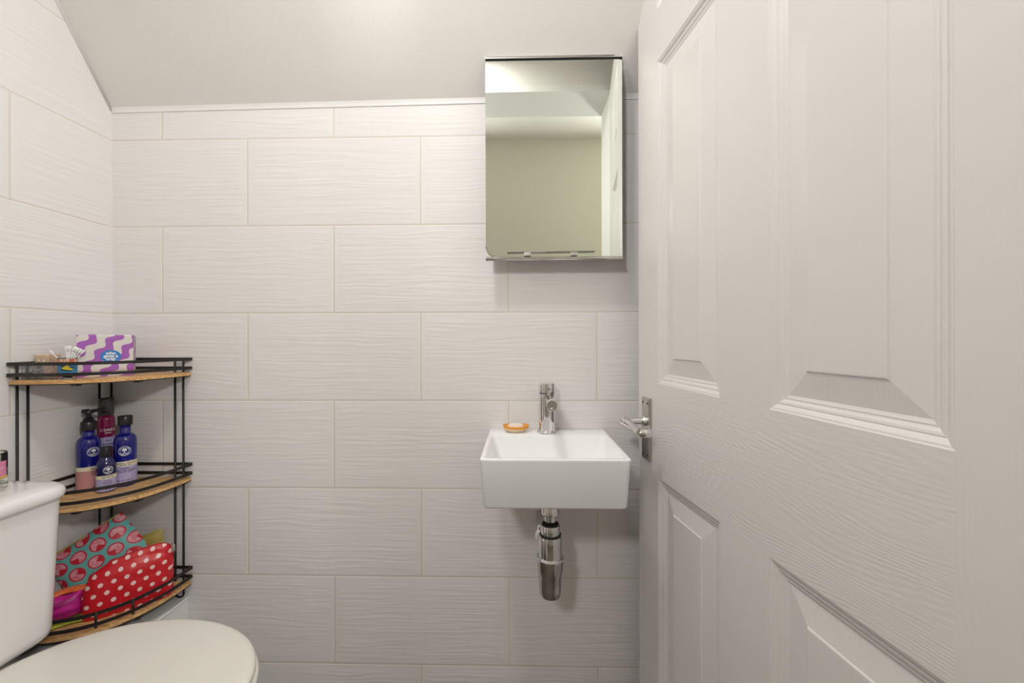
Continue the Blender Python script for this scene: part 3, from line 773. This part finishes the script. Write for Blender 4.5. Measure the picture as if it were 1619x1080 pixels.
for tx_, z__ in (('who', .0585), ('gives a', .0513), ('crap', .0443)):
    text_mb(tx_, .0105, lambda x, y: (x+.0095, -.0010, y+z__), .00045, .95).build('lettering', M['white'], bx_)

# clear organiser with sachets, pot and shot glass with cotton buds
og = thing('acrylic_organiser', 'low clear acrylic box with printed sachets at the left end of the top tier', 'organiser', (-1.1345, .9085, TT+.0004), math.radians(4))
ow, od, oh = .066, .026, .040
ob = MB().mm(-ow/2, ow/2, -od/2, od/2, 0, .0015)
for x in (-ow/2, 0, ow/2): ob.mm(x-.0007, x+.0007, -od/2, od/2, .0015, oh)
for y in (-od/2, od/2): ob.mm(-ow/2, ow/2, y-.0007, y+.0007, .0015, oh)
ob.build('tray', M['acrylic'], og)
def sachet(x, y, zz, wx, hz_, m, label, rz=0, nm='sachet'):
    s_ = MB(); n = 8
    vs = []
    for sgn in (1, -1):
        for i in range(n+1):
            for j in range(n+1):
                u, v = i/n, j/n; tt = .0016*(1-abs(2*u-1)**3)*(1-abs(2*v-1)**3)
                vs.append((wx*(u-.5), sgn*(tt+.0002), hz_*v))
    fs = [(b0+i*(n+1)+j, b0+(i+1)*(n+1)+j, b0+(i+1)*(n+1)+j+1, b0+i*(n+1)+j+1) for b0 in (0, (n+1)**2) for i in range(n) for j in range(n)]
    s_.add(vs, fs)
    return tag(s_.build(nm, m, None, (x, y, zz), (0, 0, rz)), label, 'sachet')
sachet(-1.1510, .9120, TT+.0030, .0265, .034, M['print_dark'], 'small black and white patterned sachet in the clear box', math.radians(4))
sachet(-1.1180, .9070, TT+.0030, .0255, .034, M['print_cream'], 'small cream and red sachet in the clear box', math.radians(4))
pt = thing('trinket_pot', 'small square gold and pink printed glass pot behind the clear box', 'pot', (-1.1620, .9400, TT+.0004), math.radians(6))
MB().loft([cring(-.012, .012, .012, .003, 0), cring(-.0135, .0135, .0135, .003, .004), cring(-.0165, .0165, .0150, .003, .054), cring(-.0175, .0175, .0160, .003, .058)]).build('pot', M['print_gold'], pt)
for x in (-.005, .006):
    MB().lathe([(.0020, 0), (.0014, .001)], (x, -.0152, .042), 12, (0, -1, 0)).build('bead', M['white'], pt)

gx, gy = -1.0790, .9120
gl = thing('shot_glass', 'shot glass with a colourful printed band holding cotton buds', 'glass', (gx, gy, TT+.0004), 0)
MB().lathe([(.0140, 0), (.0148, .001), (.0152, .009), (.0168, .0495), (.0165, .0502), (.0158, .0495), (.0140, .011), (.004, .009)], n=36).build('glass', M['glass'], gl)
fa = to_cam(gx, gy)
def cone_shell(z0, z1, a0, a1, off=.0003, n=26):
    f = lambda z: .0148+(.0168-.0152)*(z-.009)/.0405+.0004
    vs = []; fs = []
    for i in range(n+1):
        a = a0+(a1-a0)*i/n
        for z in (z0, z1): vs.append(((f(z)+off)*math.cos(a), (f(z)+off)*math.sin(a), z))
    for i in range(n): fs.append((2*i, 2*i+2, 2*i+3, 2*i+1))
    return MB().add(vs, fs)
cone_shell(.036, .0475, fa-1.3, fa+1.3, .0005).build('title_print', M['redprint'], gl)['label'] = 'red lettered strip at the rim'
cone_shell(.013, .0355, fa-1.25, fa+1.25, .0004).build('picture_print', M['print_blue'], gl)['label'] = 'blue picture printed on the glass'
yp = MB()
def gfn(x, y): a = fa+x/.0162; return (.0169*math.cos(a), .0169*math.sin(a), y)
for cx_, cz_, q1, q2 in ((-.003, .027, .006, .0045), (.003, .024, .005, .003), (-.001, .030, .003, .003)):
    yp.add([gfn(cx_+q1*math.cos(2*PI*i/14), cz_+q2*math.sin(2*PI*i/14)) for i in range(14)], [tuple(range(14))], 0, False)
yp.build('yellow_figure', M['yellow'], gl)
bk = MB()
for cx_, cz_, q1, q2 in ((-.007, .022, .004, .0018), (.001, .0205, .006, .0014), (.007, .027, .0035, .0016), (-.008, .030, .003, .0014)):
    bk.add([tuple(1.004*c if i < 2 else c for i, c in enumerate(gfn(cx_+q1*math.cos(2*PI*i/12), cz_+q2*math.sin(2*PI*i/12)))) for i in range(12)], [tuple(range(12))], 0, False)
bk.build('black_outline', M['rubber'], gl)
bud_m = MB().lathe([(.0011, -.068), (.0011, 0)], n=8)
def bud_mesh():
    m = MB(); m.tube([(0, 0, .004), (0, 0, .066)], .0010, 8)
    for z0, sg in ((.072, -1), (0.0, 1)):
        m.lathe([(.0009, z0+sg*.014), (.0021, z0+sg*.011), (.0026, z0+sg*.006), (.0021, z0+sg*.002), (.0008, z0)], n=10)
    return m
where = ['leaning furthest left out of the shot glass', 'upright near the left rim of the shot glass', 'upright in the middle of the shot glass',
         'just right of the middle of the shot glass', 'leaning furthest right out of the shot glass', 'tall in the right-hand cluster of the shot glass',
         'low in the right-hand cluster of the shot glass']
# each bud: foot on the floor of the glass, tilt towards the photo's left or right
leans = [(-.62, .0, 0), (-.06, .10, 1), (.04, -.06, 2), (.10, .08, 3), (.62, .0, 4), (.36, .05, 5), (.46, -.10, 6), (.30, -.06, 7), (.40, .12, 8), (.52, .10, 9), (.24, .10, 10)]
base = bud_mesh().build('cotton_bud', M['cotton'])
lat = fa+PI/2
for k, (sl, fb, idx) in enumerate(leans):
    o = base if k == 0 else base.copy()
    if k: C.objects.link(o)
    # lateral offset is opposite at the foot
    lx_, ly_ = math.cos(lat), math.sin(lat); fx, fy_ = math.cos(fa), math.sin(fa)
    foot = Vector((gx-lx_*.0085*max(-1, min(1, sl*2.2))+fx*.004*math.sin(k*2.1), gy-ly_*.0085*max(-1, min(1, sl*2.2))+fy_*.004*math.sin(k*2.1), TT+.0110))
    d_ = Vector((lx_*sl+fx*fb, ly_*sl+fy_*fb, 1)).normalized()
    sc = .95
    o.matrix_world = Matrix.Translation(foot) @ Vector((0, 0, 1)).rotation_difference(d_).to_matrix().to_4x4() @ Matrix.Scale(sc, 4)
    if k == 0: tag(o, 'white cotton bud leaning out of the shot glass to the left', 'cotton bud', 'cotton buds in the shot glass')
    elif k < 4: tag(o, 'white cotton bud standing upright in the shot glass', 'cotton bud', 'cotton buds in the shot glass')
    else: tag(o, 'white cotton bud in the bunch leaning right over the shot glass', 'cotton bud', 'cotton buds in the shot glass')

# ------------------------------------------------------------------ bags on the bottom tier
def grid_uv(mb, vs, uvs, fs):
    o = len(mb.v); mb.add(vs, fs)
    for i, q in enumerate(uvs): mb.uv[o+i] = q
# red polka bag: long axis local x, height z, thickness y
def red_bag(parent):
    mb = MB(); L, Wd = .174, .027; ns, nt_ = 36, 22
    def hprof(s):   # outline of the top
        pts = [(0, .050), (.05, .084), (.15, .109), (.3, .125), (.5, .135), (.68, .140), (.82, .142), (.92, .138), (.97, .127), (1, .095)]
        for (a0, h0), (a1, h1) in zip(pts, pts[1:]):
            if s <= a1: k = (s-a0)/(a1-a0); return h0+(h1-h0)*k
        return pts[-1][1]
    for sgn in (1, -1):
        vs = []; uvs = []
        for i in range(ns+1):
            s = i/ns; h = hprof(s)
            e = max(0, 1-abs(2*s-1)**5)**.5
            for j in range(nt_+1):
                t = j/nt_
                wy = Wd*e*(1-t**2.6)**.75*(1-.10*math.exp(-(t/.06)**2))
                z = h*t
                nz = noise.noise(Vector((s*5, t*3, sgn*3)))*.0035*math.sin(PI*t)*e
                crease = -.0030*math.exp(-((t-.80-.08*math.sin(s*3))/.035)**2)*e
                vs.append((L*(s-.5), -sgn*(wy+nz+crease), z)); uvs.append((L*s*1.0, h*t*.98+.02*(1-s)))
        fs = [(i*(nt_+1)+j, (i+1)*(nt_+1)+j, (i+1)*(nt_+1)+j+1, i*(nt_+1)+j+1) for i in range(ns) for j in range(nt_)]
        grid_uv(mb, vs, uvs, fs)
    bot = [(L*(i/ns-.5), -Wd*(max(0, 1-abs(2*i/ns-1)**5)**.5)*.9, 0.0) for i in range(ns+1)]+[(L*(i/ns-.5), Wd*(max(0, 1-abs(2*i/ns-1)**5)**.5)*.9, 0.0) for i in reversed(range(ns+1))]
    o = len(mb.v); mb.add(bot, [tuple(range(len(bot)))])
    for i in range(len(bot)): mb.uv[o+i] = (bot[i][0], bot[i][1])
    ob_ = mb.build('pouch', M['polka'], parent)
    pp = [(L*(s/30-.5), 0, hprof(s/30)+.0004) for s in range(31)]
    MB().tube(pp, .0014, 6).build('piping', M['polka_trim'], parent)
    MB().tube([(L*.5-.004, -.004, .135), (L*.5+.002, -.008, .130), (L*.5+.003, -.009, .118), (L*.5, -.010, .108)], .0014, 6).build('zip_pull', M['steel'], parent)
M['polka_trim'] = mat('red_piping', (.50, .010, .02), .4, var=.1)
rb = thing('polka_dot_bag', 'red cosmetic bag with white polka dots on the bottom tier', 'bag', (-1.0225, 1.0035, TB+.0004), math.radians(41))
red_bag(rb)
def pillow(name, L, Hh, Tt, m, parent=None, seed=0, ex=3.0, ns=26, nt_=16, loc=None, rot=None, pinch=.05):
    mb = MB()
    for sgn in (1, -1):
        vs = []; uvs = []
        for i in range(ns+1):
            for j in range(nt_+1):
                s, t = i/ns, j/nt_
                e = (max(0, 1-abs(2*s-1)**ex)*max(0, 1-abs(2*t-1)**ex))**.62
                nz = noise.noise(Vector((s*4+seed, t*4, sgn*2+seed)))*.10
                x = L*(s-.5)*(1-pinch*(1-abs(2*t-1)**2)*0); z = Hh*(t-.5)*(1-pinch*math.sin(PI*s))
                vs.append((x, -sgn*Tt/2*e*(1+nz), z+.0025*math.sin(s*9+seed)*abs(2*t-1))); uvs.append((L*s, Hh*t))
        grid_uv(mb, vs, uvs, [(i*(nt_+1)+j, (i+1)*(nt_+1)+j, (i+1)*(nt_+1)+j+1, i*(nt_+1)+j+1) for i in range(ns) for j in range(nt_)])
    return mb.build(name, m, parent, loc, rot)
def basis(loc, ex_, up):     # matrix with local x along ex_, z roughly up
    x = Vector(ex_).normalized(); y = Vector(up).cross(x).normalized(); z = x.cross(y)
    return Matrix(((x.x, y.x, z.x, loc[0]), (x.y, y.y, z.y, loc[1]), (x.z, y.z, z.z, loc[2]), (0, 0, 0, 1)))
tq = thing('fruit_print_pouch', 'turquoise zip pouch printed with red and pink fruit slices, propped behind the red bag', 'pouch', (0, 0, 0))
tq.matrix_world = basis((-1.1100, 1.0090, .5130), (.68, .52, .53), (-.30, .15, 1))
pillow('pouch', .170, .132, .046, M['melon'], tq, 2)
zp = MB().tube([(-.078+.156*i/20, -.001, .0650-.0025*math.sin(PI*i/20)) for i in range(21)], .0015, 6)
zp.build('zip', M['lime'], tq)
fb_ = pillow('satin_pouch', .084, .058, .042, M['fuchsia'], None, 5, ex=4)
fb_.matrix_world = basis((-1.1270, .9330, TB+.0395), (.70, .55, .02), (-.1, .1, 1))
tag(fb_, 'fuchsia satin pouch squashed under the turquoise pouch', 'pouch')
cb_ = pillow('coral_pouch', .080, .020, .009, M['coral'], None, 9, ex=4)
cb_.matrix_world = basis((-1.1290, .9440, TB+.0710), (.70, .55, .04), (-.9, .9, .25))
tag(cb_, 'flat coral pouch between the fuchsia and turquoise pouches', 'pouch')
lm = pillow('lime_pouch', .100, .060, .008, M['lime'], None, 4, ex=5)
lm.matrix_world = basis((-1.1150, .9480, TB+.0052), (.72, .60, .0), (-.6, .6, .02))
tag(lm, 'flat lime green pouch lying under the fuchsia pouch', 'pouch')
ms_ = pillow('mustard_pouch', .110, .110, .020, M['mustard'], None, 6, ex=4)
ms_.matrix_world = basis((-1.0700, 1.0800, TB+.090), (.80, .35, .1), (0, .1, 1))
tag(ms_, 'mustard yellow pouch showing behind the top of the red bag', 'pouch')

# ------------------------------------------------------------------ jar and sprig on the cistern
jx, jy = -1.0760, .7580; TZ = .7760
jr = thing('candle_jar', 'clear glass jar with a pink label on the cistern lid', 'jar', (jx, jy, TZ), 0)
MB().lathe([(.030, 0), (.034, .002), (.0345, .006), (.0345, .074), (.0335, .076), (.0325, .074), (.0320, .010), (.010, .009)], n=44).build('glass', M['glass'], jr)
fa = to_cam(jx, jy)
shell(.0345, fa-1.0, fa+1.15, .030, .060).build('label', M['label_pink'], jr)['label'] = 'pink paper label'
fnj = cyl(.0349, fa+.45, .045)
MB().tube([fnj(-.016+.032*i/24, .0035*math.sin(i*1.1)*(1-i/30)+.004*i/24-.002) for i in range(25)], .0005, 5).build('script_print', M['white'], jr)
shell(.0345, fa-1.0, fa+1.3, .026, .0295, .0006).build('gold_line', M['gold'], jr)
MB().lathe([(.031, .0105), (.031, .024)], n=40).build('wax', M['yellow'], jr)
sg = thing('orange_sprig', 'orange petal tip of a sprig standing in the glass jar', 'sprig', (jx-.006, jy, TZ+.0245))
MB().tube([(0, 0, 0), (-.006, 0, .05), (-.002, 0, .100)], .0011, 6).build('stem', M['lime'], sg)
pe = MB()
for a in (0.3, -.5, 1.3, 2.2, 3.2, 4.2, 5.1):
    ca, sa = math.cos(a), math.sin(a)
    pe.add([(-.002, 0, .096), (-.002+.012*ca-.004*sa, .012*sa+.004*ca, .104), (-.002+.024*ca, .024*sa, .116), (-.002+.012*ca+.004*sa, .012*sa-.004*ca, .104)], [(0, 1, 2, 3)], 0)
po = pe.build('petals', M['orange'], sg); sd_ = po.modifiers.new('s', 'SOLIDIFY'); sd_.thickness = .0006
